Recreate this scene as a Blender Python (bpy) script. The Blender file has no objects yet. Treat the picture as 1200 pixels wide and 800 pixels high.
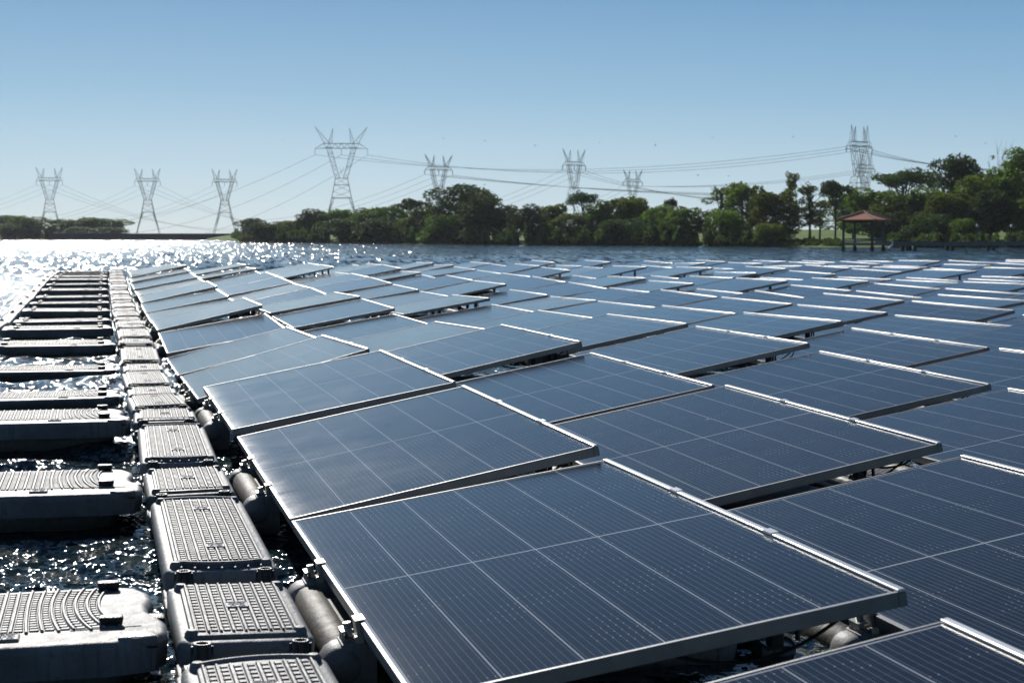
import bpy, bmesh, math, random
from mathutils import Vector, Matrix, noise
R = math.radians
sc = bpy.context.scene
COL = sc.collection

# ------------------------------------------------------------------ camera
F, YAW, EYE = 1993.5, .2386, 1.0046          # focal length in pixels of a 1200 px wide picture
PITCH = math.atan((400 - 274.33) / F)
cam = bpy.data.cameras.new('camera'); camo = bpy.data.objects.new('camera', cam); COL.objects.link(camo)
cam.sensor_width = 36; cam.lens = F * 36 / 1200
cam.clip_start = .05; cam.clip_end = 9000
camo.location = (0, 0, EYE); camo.rotation_euler = (math.pi/2 - PITCH, 0, -YAW)
cam.dof.use_dof = True; cam.dof.focus_distance = 7.0; cam.dof.aperture_fstop = 9
sc.camera = camo

# ------------------------------------------------------------------ sky, sun, exposure
SUN_AZ, SUN_EL = R(-2.5), R(27.5)              # azimuth from +Y towards +X
w = bpy.data.worlds.new('World'); sc.world = w; w.use_nodes = True
nt = w.node_tree; bg = nt.nodes['Background']
sky = nt.nodes.new('ShaderNodeTexSky'); sky.sky_type = 'NISHITA'; sky.sun_disc = False
sky.sun_elevation = SUN_EL; sky.sun_rotation = SUN_AZ
sky.air_density = 1.0; sky.dust_density = .25; sky.ozone_density = 2.2; sky.altitude = 300
# clear dry-season air: the Nishita horizon is pulled from yellow towards pale blue-grey
tc = nt.nodes.new('ShaderNodeTexCoord'); sx_ = nt.nodes.new('ShaderNodeSeparateXYZ'); nt.links.new(tc.outputs['Generated'], sx_.inputs[0])
rp_ = nt.nodes.new('ShaderNodeValToRGB'); nt.links.new(sx_.outputs[2], rp_.inputs[0])
cr_ = rp_.color_ramp; cr_.elements[0].position = 0; cr_.elements[0].color = (.50, .68, .80, 1)
cr_.elements[1].position = .03; cr_.elements[1].color = (.39, .60, .77, 1)
for p_, c_ in ((.08, (.20, .43, .66)), (.14, (.088, .28, .535)), (.3, (.055, .135, .28)), (.7, (.032, .085, .20))):
    e_ = cr_.elements.new(p_); e_.color = (*c_, 1)
k_ = nt.nodes.new('ShaderNodeMix'); k_.data_type = 'RGBA'; k_.inputs[0].default_value = .8
s2_ = nt.nodes.new('ShaderNodeVectorMath'); s2_.operation = 'SCALE'; s2_.inputs['Scale'].default_value = 1/.075; nt.links.new(rp_.outputs[0], s2_.inputs[0])
az_ = nt.nodes.new('ShaderNodeMapRange'); nt.links.new(sx_.outputs[1], az_.inputs[0]); az_.interpolation_type = 'SMOOTHSTEP'
az_.inputs[1].default_value = -.6; az_.inputs[2].default_value = .7; az_.inputs[3].default_value = .45/.075; az_.inputs[4].default_value = 1/.075
nt.links.new(az_.outputs[0], s2_.inputs['Scale'])   # brighter towards the sun's half of the sky
nt.links.new(sky.outputs[0], k_.inputs[6]); nt.links.new(s2_.outputs[0], k_.inputs[7])
nt.links.new(k_.outputs[2], bg.inputs[0]); bg.inputs[1].default_value = .075
sd = bpy.data.lights.new('sun', 'SUN'); sd.energy = 4.4; sd.angle = R(.53); sd.color = (1, .96, .9)
so = bpy.data.objects.new('sun', sd); COL.objects.link(so)
so.rotation_euler = (math.pi/2 - SUN_EL, 0, math.pi - SUN_AZ)
so.location = (0, 0, 60)
vs = sc.view_settings; vs.view_transform = 'Standard'; vs.look = 'None'; vs.exposure = 0; vs.gamma = 1
sc.cycles.use_denoising = True
sc.cycles.max_bounces = 6; sc.cycles.glossy_bounces = 3; sc.cycles.transmission_bounces = 3
sc.cycles.sample_clamp_indirect = 8

WATER = -.14
LONG, WID = 2.28, 1.124                      # module size
rnd = random.Random(7)

# ------------------------------------------------------------------ node helpers and materials
class NT:
    def __init__(s, name):
        s.m = bpy.data.materials.new(name); s.m.use_nodes = True; s.t = s.m.node_tree
        s.b = s.t.nodes['Principled BSDF']; s.out = s.t.nodes['Material Output']
    def n(s, typ, **kw):
        x = s.t.nodes.new(typ)
        for k, v in kw.items(): setattr(x, k, v)
        return x
    def l(s, a, b): s.t.links.new(a, b)
    def val(s, sock, v):
        if hasattr(v, 'is_linked') or hasattr(v, 'links'): s.l(v, sock)
        else: sock.default_value = v
    def math(s, op, a, b=0, c=0):
        x = s.n('ShaderNodeMath', operation=op)
        for i, v in enumerate((a, b, c)): s.val(x.inputs[i], v)
        return x.outputs[0]
    def mix(s, f, a, b):
        x = s.n('ShaderNodeMix', data_type='RGBA'); s.val(x.inputs[0], f)
        s.val(x.inputs[6], a); s.val(x.inputs[7], b); return x.outputs[2]
    def coord(s, which='Object'): return s.n('ShaderNodeTexCoord').outputs[which]
    def pos(s): return s.n('ShaderNodeNewGeometry').outputs['Position']
    def noise(s, vec, scale, detail=4, rough=.55, out=0, scl=None):
        if scl:
            mp = s.n('ShaderNodeMapping'); s.l(vec, mp.inputs[0]); mp.inputs['Scale'].default_value = scl; vec = mp.outputs[0]
        x = s.n('ShaderNodeTexNoise'); s.l(vec, x.inputs['Vector'])
        x.inputs['Scale'].default_value = scale; x.inputs['Detail'].default_value = detail; x.inputs['Roughness'].default_value = rough
        return x.outputs[out]
    def ramp(s, f, stops):
        x = s.n('ShaderNodeValToRGB'); s.l(f, x.inputs[0]); cr = x.color_ramp
        while len(cr.elements) < len(stops): cr.elements.new(.5)
        for e, (p, c) in zip(cr.elements, stops):
            e.position = p; e.color = (c, c, c, 1) if not hasattr(c, '__len__') else (*c, 1)
        return x.outputs[0]
    def bump(s, h, dist, strength=1):
        x = s.n('ShaderNodeBump'); s.l(h, x.inputs['Height']); x.inputs['Distance'].default_value = dist; x.inputs['Strength'].default_value = strength
        s.l(x.outputs[0], s.b.inputs['Normal'])
    def set(s, **kw):
        for k, v in kw.items():
            s.val(s.b.inputs[k.replace('_', ' ')], v)
        return s
def rgb(*c): return (*c, 1)

def simple(name, c1, c2, rough=.5, metal=0, scale=8, bump=0, bscale=60, spec=.5):
    m = NT(name); p = m.pos()
    f = m.ramp(m.noise(p, scale, 5, .6), [(.35, 0), (.65, 1)])
    m.set(Base_Color=m.mix(f, rgb(*c1), rgb(*c2)), Roughness=rough, Metallic=metal, Specular_IOR_Level=spec)
    if bump: m.bump(m.noise(p, bscale, 4), bump)
    return m.m

def plastic(name, base, dirt, amt=.5, rough=.42):
    m = NT(name); p = m.pos(); oc = m.coord()
    big = m.ramp(m.noise(p, 3.2, 6, .65), [(.42, 0), (.7, 1)])
    spots = m.ramp(m.noise(p, 38, 5, .7), [(.55, 0), (.66, 1)])
    streak = m.ramp(m.noise(oc, 6, 4, .6, scl=(9, 1.3, 1)), [(.5, 0), (.75, 1)])
    sep = m.n('ShaderNodeSeparateXYZ'); m.l(p, sep.inputs[0])
    f = m.math('MULTIPLY', m.math('MAXIMUM', m.math('MAXIMUM', big, streak), m.math('MULTIPLY', spots, .8)), amt)
    wl = m.math('SUBTRACT', 1, m.math('DIVIDE', m.math('ADD', sep.outputs[2], .14), .05)); wl.node.use_clamp = True   # algae at the waterline
    c = m.mix(f, rgb(*base), rgb(*dirt)); c = m.mix(m.math('MULTIPLY', wl, .8), c, rgb(.035, .04, .025))
    r = m.math('ADD', rough, m.math('MULTIPLY', m.noise(p, 21, 4), .22)); r = m.math('SUBTRACT', r, .1)
    m.set(Base_Color=c, Roughness=r, Specular_IOR_Level=.45)
    m.bump(m.math('ADD', m.math('MULTIPLY', m.noise(p, 240, 3), .3), m.noise(p, 26, 3)), .004, .9)
    return m.m

M = {}
M['grey_plastic'] = plastic('grey_plastic', (.225, .232, .24), (.08, .075, .065), .75, .56)
M['blue_plastic'] = plastic('blue_grey_plastic', (.085, .105, .135), (.05, .06, .06), .6, .5)
M['tan_plastic'] = plastic('tan_dirty_plastic', (.055, .05, .035), (.03, .026, .018), .8, .62)
M['black_plastic'] = simple('black_plastic', (.012, .012, .013), (.03, .03, .03), .38, 0, 30, .002, 200)
M['aluminium'] = simple('anodised_aluminium', (.24, .25, .26), (.32, .32, .32), .45, .55, 9, .0006, 300)
M['rail'] = simple('glint_white_aluminium', (.84, .84, .83), (.92, .92, .9), .3, .35, 14)  # sun glint along the high frame edge painted in as a near-white base
M['clip'] = simple('clip_metal', (.5, .5, .47), (.35, .34, .3), .35, .6, 40)
M['steel'] = simple('galvanised_steel', (.17, .2, .22), (.24, .27, .29), .6, .2, .3)
M['cable'] = simple('cable_metal', (.05, .06, .07), (.06, .07, .085), .9, 0, .05, spec=.05)
M['insulator'] = simple('dark_insulator', (.06, .07, .08), (.09, .1, .11), .5, 0, 1)
M['concrete'] = simple('dark_wet_concrete', (.045, .05, .06), (.075, .08, .09), .85, 0, .15)
M['pier'] = simple('painted_pier_boards', (.13, .16, .2), (.19, .22, .27), .6, 0, 3)
M['post'] = simple('dark_timber', (.055, .055, .055), (.09, .085, .08), .8, 0, 5)
M['bark'] = simple('bark', (.06, .045, .035), (.11, .09, .07), .9, 0, 2)
M['white_feather'] = simple('white_feathers', (.8, .8, .78), (.88, .88, .86), .7, 0, 30)
M['bird_dark'] = simple('dark_feathers', (.03, .03, .035), (.06, .06, .06), .8, 0, 5)
M['lamp_head'] = simple('pale_lamp_glass', (.6, .62, .62), (.7, .7, .7), .3, 0, 5)
M['cell_back'] = simple('panel_backsheet', (.5, .5, .5), (.6, .6, .6), .6, 0, 3)

def glass_mat():
    m = NT('solar_cells'); oc = m.coord(); sep = m.n('ShaderNodeSeparateXYZ'); m.l(oc, sep.inputs[0])
    x, y = sep.outputs[0], m.math('MULTIPLY', sep.outputs[1], -1)
    def line(v, period, half, off=0):                     # 1 on a line of half-width "half" every "period"
        a = m.math('MODULO', m.math('ADD', m.math('SUBTRACT', v, off), period*50.5), period)
        d = m.math('ABSOLUTE', m.math('SUBTRACT', a, period*.5))
        return m.math('LESS_THAN', d, half)
    cw = (WID - .03) / 6; ch = (LONG - .045) / 24
    col = line(x, cw, .0017, .015)
    mid = m.math('LESS_THAN', m.math('ABSOLUTE', m.math('SUBTRACT', y, LONG/2)), .0045)
    row = line(y, ch, .0006, LONG/2)
    bus = line(x, cw/10, .0007, .015 + cw/20)
    edge = m.math('MAXIMUM', m.math('GREATER_THAN', m.math('ABSOLUTE', m.math('SUBTRACT', x, WID/2)), WID/2 - .0185),
                  m.math('GREATER_THAN', m.math('ABSOLUTE', m.math('SUBTRACT', y, LONG/2)), LONG/2 - .021))
    white = m.math('MAXIMUM', m.math('MAXIMUM', col, mid), edge)
    # solder points along some busbars
    dots = m.math('MULTIPLY', line(x, cw/10, .0016, .015 + cw/20), line(y, ch/2, .0014, LONG/2 + ch/4))
    dn = m.math('GREATER_THAN', m.noise(oc, 5, 2), .58)
    dots = m.math('MULTIPLY', dots, dn)
    fine = m.math('MAXIMUM', bus, m.math('MULTIPLY', row, .4))
    wn = m.n('ShaderNodeTexWhiteNoise', noise_dimensions='2D')
    cmb = m.n('ShaderNodeCombineXYZ')
    m.l(m.math('FLOOR', m.math('DIVIDE', m.math('SUBTRACT', x, .015), cw)), cmb.inputs[0]); m.l(m.math('FLOOR', m.math('DIVIDE', m.math('SUBTRACT', y, LONG/2), ch)), cmb.inputs[1])
    m.l(cmb.outputs[0], wn.inputs[0])
    cell = m.mix(wn.outputs[0], rgb(.004, .006, .013), rgb(.006, .009, .018))
    c = m.mix(m.math('MULTIPLY', fine, .6), cell, rgb(.26, .29, .34))
    c = m.mix(dots, c, rgb(.75, .77, .8))
    c = m.mix(m.math('MULTIPLY', white, .8), c, rgb(.62, .65, .68))
    oi = m.n('ShaderNodeObjectInfo')
    p = m.pos()
    dust = m.ramp(m.noise(p, 2.3, 6, .7), [(.3, .005), (.8, .085)])
    dustb = m.math('MULTIPLY', m.ramp(m.noise(p, 90, 2, .5), [(.72, 0), (.78, 1)]), .12)       # dried water spots
    low = m.math('SUBTRACT', 1, m.math('DIVIDE', x, .12)); low.node.use_clamp = True             # dirt gathers at the low edge
    low = m.math('MULTIPLY', m.math('MULTIPLY', low, low), m.noise(p, 14, 5))
    d = m.math('ADD', m.math('MAXIMUM', dust, dustb), m.math('MULTIPLY', low, .28))
    d = m.math('MULTIPLY', d, m.math('ADD', .3, m.math('MULTIPLY', oi.outputs['Random'], 1.4)))
    c = m.mix(d, c, rgb(.2, .19, .17))
    vo = m.n('ShaderNodeTexVoronoi'); m.l(p, vo.inputs['Vector']); vo.inputs['Scale'].default_value = 1.9          # a few bird droppings
    dr = m.math('LESS_THAN', m.math('ADD', vo.outputs['Distance'], m.math('MULTIPLY', m.noise(p, 60, 3), .03)), .030)
    c = m.mix(m.math('MULTIPLY', dr, .8), c, rgb(.6, .6, .56))
    m.set(Base_Color=c, Roughness=m.math('ADD', .085, m.math('MULTIPLY', d, .6)), Specular_IOR_Level=.5)
    m.b.inputs['IOR'].default_value = 1.4
    m.b.inputs['Specular Tint'].default_value = (1, .91, .80, 1)        # anti-reflective coating, slightly warm
    m.bump(m.noise(p, 500, 2), .0003, .5)
    return m.m
M['cells'] = glass_mat()

def water_mat():
    m = NT('lake_water'); p = m.pos()
    def slope(scl, amp, detail=2, rough=.5):
        mp = m.n('ShaderNodeMapping'); m.l(p, mp.inputs[0]); mp.inputs['Scale'].default_value = scl
        x = m.n('ShaderNodeTexNoise'); m.l(mp.outputs[0], x.inputs['Vector']); x.inputs['Scale'].default_value = 1
        x.inputs['Detail'].default_value = detail; x.inputs['Roughness'].default_value = rough
        s = m.n('ShaderNodeVectorMath', operation='SUBTRACT'); m.l(x.outputs['Color'], s.inputs[0]); s.inputs[1].default_value = (.5, .5, .5)
        k = m.n('ShaderNodeVectorMath', operation='MULTIPLY'); m.l(s.outputs[0], k.inputs[0]); k.inputs[1].default_value = (amp, amp, 0)
        return k.outputs[0]
    def add(a, b):
        x = m.n('ShaderNodeVectorMath', operation='ADD'); m.l(a, x.inputs[0]); m.l(b, x.inputs[1]); return x.outputs[0]
    sp = m.n('ShaderNodeSeparateXYZ'); m.l(p, sp.inputs[0])
    far = m.math('DIVIDE', m.math('SUBTRACT', sp.outputs[1], 30), 50); far.node.use_clamp = True       # open, wind-ruffled water beyond the array
    def fade(a, f):
        x = m.n('ShaderNodeVectorMath', operation='SCALE'); m.l(a, x.inputs[0]); m.l(f, x.inputs['Scale']); return x.outputs[0]
    near = m.math('SUBTRACT', 1, far)
    v = add(fade(add(slope((9, 4, 1), 1.5, 3), slope((30, 20, 1), 1.5, 2)), near), fade(slope((4.6, .5, 1), 2.0, 3), far))
    gn = m.n('ShaderNodeNewGeometry'); v = add(v, gn.outputs['Normal'])
    nrm = m.n('ShaderNodeVectorMath', operation='NORMALIZE'); m.l(v, nrm.inputs[0])
    m.l(nrm.outputs[0], m.b.inputs['Normal'])
    m.set(Base_Color=rgb(.007, .025, .032), Roughness=m.math('ADD', .07, m.math('MULTIPLY', far, .04)))
    m.b.inputs['IOR'].default_value = 1.333
    return m.m
M['water'] = water_mat()

def ground_mat():
    m = NT('shore_grass'); p = m.pos(); sep = m.n('ShaderNodeSeparateXYZ'); m.l(p, sep.inputs[0])
    g = m.mix(m.ramp(m.noise(p, .12, 6, .65), [(.35, 0), (.65, 1)]), rgb(.10, .17, .02), rgb(.2, .31, .04))
    g = m.mix(m.ramp(m.noise(p, 1.7, 5, .7), [(.4, 0), (.6, .5)]), g, rgb(.04, .06, .015))
    e = m.mix(m.noise(p, .8, 5), rgb(.06, .045, .03), rgb(.2, .16, .11))
    z = m.math('ADD', sep.outputs[2], m.math('MULTIPLY', m.noise(p, .4, 4), .3))
    f = m.math('DIVIDE', m.math('SUBTRACT', z, -.05), .12); f.node.use_clamp = True
    m.set(Base_Color=m.mix(f, e, g), Roughness=.95, Specular_IOR_Level=.15)
    m.bump(m.noise(p, 2.5, 5), .15)
    return m.m
M['ground'] = ground_mat()

def leaf_mat(name, a, b):
    m = NT(name); oi = m.n('ShaderNodeObjectInfo'); p = m.pos()
    geo = m.n('ShaderNodeNewGeometry')
    c = m.mix(m.ramp(m.noise(p, .35, 3), [(.4, 0), (.6, 1)]), rgb(*a), rgb(*b))
    c2 = m.mix(m.math('MULTIPLY', geo.outputs['Random Per Island'], .6), c, rgb(*(v*1.5 for v in b)))
    hs = m.n('ShaderNodeHueSaturation'); m.l(c2, hs.inputs['Color'])
    m.l(m.math('ADD', .475, m.math('MULTIPLY', oi.outputs['Random'], .05)), hs.inputs['Hue'])
    m.l(m.math('ADD', .75, m.math('MULTIPLY', oi.outputs['Random'], .5)), hs.inputs['Value'])
    m.set(Base_Color=hs.outputs[0], Roughness=.7, Specular_IOR_Level=.2)
    tr = m.n('ShaderNodeBsdfTranslucent'); m.l(hs.outputs[0], tr.inputs[0])
    mx = m.n('ShaderNodeMixShader'); mx.inputs[0].default_value = .5
    m.l(m.b.outputs[0], mx.inputs[1]); m.l(tr.outputs[0], mx.inputs[2]); m.l(mx.outputs[0], m.out.inputs[0])
    return m.m
M['leaf'] = leaf_mat('green_leaves', (.06, .115, .012), (.14, .205, .02))
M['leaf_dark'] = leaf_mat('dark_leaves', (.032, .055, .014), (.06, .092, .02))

def tile_mat():
    m = NT('roof_tiles'); oc = m.coord()
    wv = m.n('ShaderNodeTexWave'); m.l(oc, wv.inputs[0]); wv.inputs['Scale'].default_value = 3.2; wv.bands_direction = 'Z'
    c = m.mix(m.noise(m.pos(), 3, 4), rgb(.55, .16, .07), rgb(.65, .22, .11))
    c = m.mix(m.math('MULTIPLY', wv.outputs[0], .3), c, rgb(.2, .07, .04))
    m.set(Base_Color=c, Roughness=.8); return m.m
M['tiles'] = tile_mat()

# ------------------------------------------------------------------ mesh helpers
def tag(o, label=None, cat=None, group=None, kind=None):
    for k, v in (('label', label), ('category', cat), ('group', group), ('kind', kind)):
        if v: o[k] = v
    return o
def empty(name, loc=(0, 0, 0), rz=0):
    o = bpy.data.objects.new(name, None); COL.objects.link(o); o.location = loc; o.rotation_euler = (0, 0, rz)
    o.empty_display_size = .1
    return o
class MB:
    def __init__(s): s.v, s.f = [], []
    def add(s, vs, fs):
        n = len(s.v); s.v += [tuple(v) for v in vs]; s.f += [tuple(i + n for i in f) for f in fs]; return s
    def box(s, x0, x1, y0, y1, z0, z1, taper=0):
        t = taper
        return s.add([(x0, y0, z0), (x1, y0, z0), (x1, y1, z0), (x0, y1, z0), (x0+t, y0+t, z1), (x1-t, y0+t, z1), (x1-t, y1-t, z1), (x0+t, y1-t, z1)],
                     [(3, 2, 1, 0), (4, 5, 6, 7), (0, 1, 5, 4), (1, 2, 6, 5), (2, 3, 7, 6), (3, 0, 4, 7)])
    def bar(s, a, b, r, n=4, r2=None, cap=True):
        a, b = Vector(a), Vector(b); d = b - a
        if d.length < 1e-7: return s
        u = d.orthogonal().normalized(); w_ = d.cross(u).normalized(); r2 = r if r2 is None else r2
        vs = []
        for c, q in ((a, r), (b, r2)):
            for i in range(n):
                t = 2*math.pi*(i + .5)/n; vs.append(c + u*math.cos(t)*q + w_*math.sin(t)*q)
        fs = [(i, (i+1) % n, n + (i+1) % n, n + i) for i in range(n)]
        if cap: fs += [tuple(range(n))[::-1], tuple(range(n, 2*n))]
        return s.add(vs, fs)
    def path(s, pts, radii, n=8):
        for i in range(len(pts)-1): s.bar(pts[i], pts[i+1], radii[i], n, radii[i+1])
        return s
    def lathe(s, prof, c=(0, 0, 0), n=16):            # prof [(r,z)...]
        k = len(prof); vs = [(c[0] + r*math.cos(2*math.pi*i/n), c[1] + r*math.sin(2*math.pi*i/n), c[2] + z) for i in range(n) for r, z in prof]
        fs = [(i*k+j, ((i+1) % n)*k+j, ((i+1) % n)*k+j+1, i*k+j+1) for i in range(n) for j in range(k-1)]
        return s.add(vs, fs)
    def from_bm(s, bm, mat=None):
        bm.verts.index_update()
        return s.add([(mat @ v.co) if mat else v.co.copy() for v in bm.verts], [tuple(v.index for v in f.verts) for f in bm.faces])
    def prism(s, outline, z0, z1, taper=0, bevel=.02, segs=3, mat=None, only_top=False):
        bm = bmesh.new()
        cx = sum(p[0] for p in outline)/len(outline); cy = sum(p[1] for p in outline)/len(outline)
        def sh(p, t): 
            dx, dy = p[0]-cx, p[1]-cy; return (p[0] - math.copysign(min(t, abs(dx)), dx), p[1] - math.copysign(min(t, abs(dy)), dy))
        bot = [bm.verts.new((*sh(p, taper), z0)) for p in outline]; top = [bm.verts.new((*p, z1)) for p in outline]
        n = len(outline); bm.faces.new(bot[::-1]); bm.faces.new(top)
        for i in range(n): bm.faces.new((bot[i], bot[(i+1) % n], top[(i+1) % n], top[i]))
        bm.normal_update()
        eds = [e for e in bm.edges if len(e.link_faces) == 2 and e.calc_face_angle() > R(25)]
        if only_top: eds = [e for e in eds if all(v.co.z > z1 - 1e-5 for v in e.verts)]
        if bevel: bmesh.ops.bevel(bm, geom=eds, offset=bevel, segments=segs, profile=.5, affect='EDGES', clamp_overlap=True)
        s.from_bm(bm, mat); bm.free(); return s
    def mesh(s, name, mats, smooth=None):
        me = bpy.data.meshes.new(name); me.from_pydata(s.v, [], s.f)
        for m_ in (mats if isinstance(mats, (list, tuple)) else [mats]): me.materials.append(m_)
        me.update()
        if smooth is not None:
            me.polygons.foreach_set('use_smooth', [True]*len(me.polygons))
            if hasattr(me, 'set_sharp_from_angle'): me.set_sharp_from_angle(angle=R(smooth))
        return me
    def build(s, name, mats, parent=None, smooth=None):
        return obj(name, s.mesh(name, mats, smooth), parent)
def obj(name, me, parent=None, loc=(0, 0, 0), rot=(0, 0, 0), scale=(1, 1, 1)):
    o = bpy.data.objects.new(name, me); COL.objects.link(o)
    if parent: o.parent = parent
    o.location = loc; o.rotation_euler = rot; o.scale = scale; return o
def copy_tree(o, parent=None):
    c = o.copy(); COL.objects.link(c)
    if parent: c.parent = parent
    for ch in o.children: copy_tree(ch, c)
    return c

ORD = 'zeroth first second third fourth fifth sixth seventh eighth ninth tenth eleventh twelfth thirteenth fourteenth fifteenth sixteenth seventeenth eighteenth nineteenth twentieth twenty-first'.split()

def at_px(px, d):                             # ground point at picture column px (1200 wide) and depth d
    a = (px - 600)/F
    return Vector((d*math.sin(YAW) + a*d*math.cos(YAW), d*math.cos(YAW) - a*d*math.sin(YAW), 0))
def z_px(py, d): return EYE + (274.33 - py)*d/F

# ------------------------------------------------------------------ water, ground
SH = [(-900, 420), (0, 372), (145, 372), (262, 372), (285, 262), (330, 236), (600, 190), (870, 168), (970, 160), (1100, 152), (1200, 149), (2200, 140), (3500, 150)]
def shore_d(px):
    for (a, da), (b, db) in zip(SH, SH[1:]):
        if px <= b: return .935*(da + (db - da)*max(0, (px - a)/(b - a)))
    return .935*SH[-1][1]
def ground_z(px, d):
    s = d - shore_d(px)
    if s < 0: return max(-2.5, WATER - .03 + s*.08)
    z = WATER - .03 + min(s, 3)*.10 + max(0, min(s-3, 130))*.0135
    return min(z, .86 + 1.1*max(0, min(1, (px - 330)/250)))
def build_ground():
    mb = MB(); pxs = [-2600 + 40*i for i in range(160)]; n = len(pxs)
    # depth rings follow the shoreline so that the waterline is a clean edge
    offs = [-140, -80, -40, -15, -5, 0, .7, 1.5, 3, 6, 12, 22, 36, 63, 120, 300, 900, 2500, 7000]
    for k, o_ in enumerate(offs):
        for px in pxs:
            wob = 3*noise.noise(Vector((px*.011, 3.1, 0))) + 1.2*noise.noise(Vector((px*.05, 8, 0)))
            d = shore_d(px) + o_ + wob*(1 if abs(o_) < 100 else 0)
            q = at_px(px, d); z = ground_z(px, shore_d(px) + o_) + (.05*noise.noise(q*.13) if o_ > 1 else 0)
            mb.add([(q.x, q.y, z)], [])
    fs = [(k*n+i, k*n+i+1, (k+1)*n+i+1, (k+1)*n+i) for k in range(len(offs)-1) for i in range(n-1)]
    # near lake bed
    mb.f += fs
    g = mb.build('ground', M['ground'], smooth=60); tag(g, kind='structure')
    b = MB(); b.add([(-900, -300, -2.6), (900, -300, -2.6), (900, 700, -2.6), (-900, 700, -2.6)], [(0, 1, 2, 3)])
    tag(b.build('lake_bed', M['concrete']), kind='structure')
build_ground()
import numpy as np
def build_water():
    """one sheet of real waves: fine where the picture looks, coarser all round and far out"""
    rs = np.concatenate([[.4, 1.2], np.geomspace(2.4, 330, 860), [450, 700, 1200, 2600]])
    fine = np.linspace(YAW - .37, YAW + .37, 760); rest = np.linspace(YAW + .37, YAW - .37 + 2*math.pi, 42)[1:-1]
    th = np.concatenate([fine, rest]); nr, na = len(rs), len(th)
    Rr, Th = np.meshgrid(rs, th, indexing='ij'); X = Rr*np.sin(Th); Y = Rr*np.cos(Th)
    g = np.random.default_rng(4); Z = np.zeros_like(X)
    step = np.maximum(Rr*(.74/760), Rr*.0058)
    calm = 1/(1 + np.exp(-(Y - 47)/2.0)); calm = np.maximum(calm, 1/(1 + np.exp((X + 2.2)/.4)))      # the array damps the swell
    for lam0, slope, n in ((4.2, .03, 8), (2.2, .07, 10), (1.15, .13, 12), (.6, .13, 14), (.32, .12, 14)):
        for _ in range(n):
            lam = lam0*g.uniform(.7, 1.4); a = YAW + math.pi + g.normal(0, .75); k = 2*math.pi/lam
            amp = slope*math.sqrt(2/n)/k*(.28 + .72*calm if lam > .9 else .6 + .4*calm)
            fade = np.clip((lam/step - 2.2)/2.5, 0, 1)
            Z += amp*fade*np.sin(k*(X*math.sin(a) + Y*math.cos(a)) + g.uniform(0, 6.28) + .6*np.sin(X*.31/lam0 + Y*.23/lam0))
    gust = .75 + .35*np.sin(X*.05+1)*np.sin(Y*.037+.4) + .2*np.sin(X*.21+Y*.13)
    Z = Z*gust + WATER
    edge = np.ones_like(Th); edge[:, len(fine):] = 0; edge[:, :1] = 0; edge[:, len(fine)-1] = 0; edge[:2] = 0; edge[-5:] = 0
    Z = WATER + (Z - WATER)*edge
    V = np.stack([X, Y, Z], -1).reshape(-1, 3)
    idx = np.arange(nr*na).reshape(nr, na); nx = np.roll(idx, -1, 1)
    q = np.stack([idx[:-1], idx[1:], nx[1:], nx[:-1]], -1).reshape(-1, 4)
    cap = [int(v) for v in idx[0][::-1]]
    me = bpy.data.meshes.new('lake_water'); me.vertices.add(len(V)); me.vertices.foreach_set('co', V.astype(np.float32).ravel())
    nl = q.size; me.loops.add(nl); me.loops.foreach_set('vertex_index', q[:, ::-1].astype(np.int32).ravel())
    me.polygons.add(len(q)); me.polygons.foreach_set('loop_start', np.arange(0, nl, 4, dtype=np.int32)); me.polygons.foreach_set('loop_total', np.full(len(q), 4, np.int32))
    me.polygons.foreach_set('use_smooth', np.ones(len(q), bool)); me.materials.append(M['water']); me.update(calc_edges=True)
    if me.polygons[1000].normal.z < 0: me.flip_normals()
    tag(obj('lake_water', me), kind='structure')
build_water()

# dam wall
def dam():
    d = 344; a, b = at_px(60, d), at_px(330, d); t = empty('dam_wall', ((a+b)/2).xyz.to_tuple(), -YAW)
    L_ = (b - a).length/2; ztop = z_px(273.6, d)
    m = MB().box(-L_, L_, -.8, 3, -1, ztop - .12)
    for i in range(int(L_*2/4)): m.box(-L_+i*4, -L_+i*4+.3, -.95, -.8, -1, ztop-.14)
    m.build('wall', M['concrete'], t)
    MB().box(-L_, L_, -1.0, 3.2, ztop-.12, ztop).build('parapet', M['concrete'], t)
    tag(t, 'long low dark dam wall on the far waterline under the pylons', 'dam')
dam()

# ------------------------------------------------------------------ floats
def slat(mb, x0, x1, y0, y1, z, h=.0085, t=.003):
    mb.add([(x0, y0, z), (x1, y0, z), (x1, y1, z), (x0, y1, z), (x0+t, y0+t, z+h), (x1-t, y0+t, z+h), (x1-t, y1-t, z+h), (x0+t, y1-t, z+h)],
           [(4, 5, 6, 7), (0, 1, 5, 4), (1, 2, 6, 5), (2, 3, 7, 6), (3, 0, 4, 7)])
def rib(mb, pts, wd, z, h=.0065):                        # raised rib along a polyline in the plane
    for (xa, ya), (xb, yb) in zip(pts, pts[1:]):
        dx, dy = xb-xa, yb-ya; l = math.hypot(dx, dy) or 1; nx, ny = -dy/l*wd/2, dx/l*wd/2
        v = [(xa+nx, ya+ny, z), (xa-nx, ya-ny, z), (xb-nx, yb-ny, z), (xb+nx, yb+ny, z)]
        t = [(xa+nx*.45, ya+ny*.45, z+h), (xa-nx*.45, ya-ny*.45, z+h), (xb-nx*.45, yb-ny*.45, z+h), (xb+nx*.45, yb+ny*.45, z+h)]
        mb.add(v + t, [(4, 5, 6, 7), (0, 1, 5, 4), (1, 2, 6, 5), (2, 3, 7, 6), (3, 0, 4, 7)])
M['plate'] = plastic('pale_moulded_plate', (.34, .345, .35), (.2, .2, .19), .4, .55)
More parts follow.
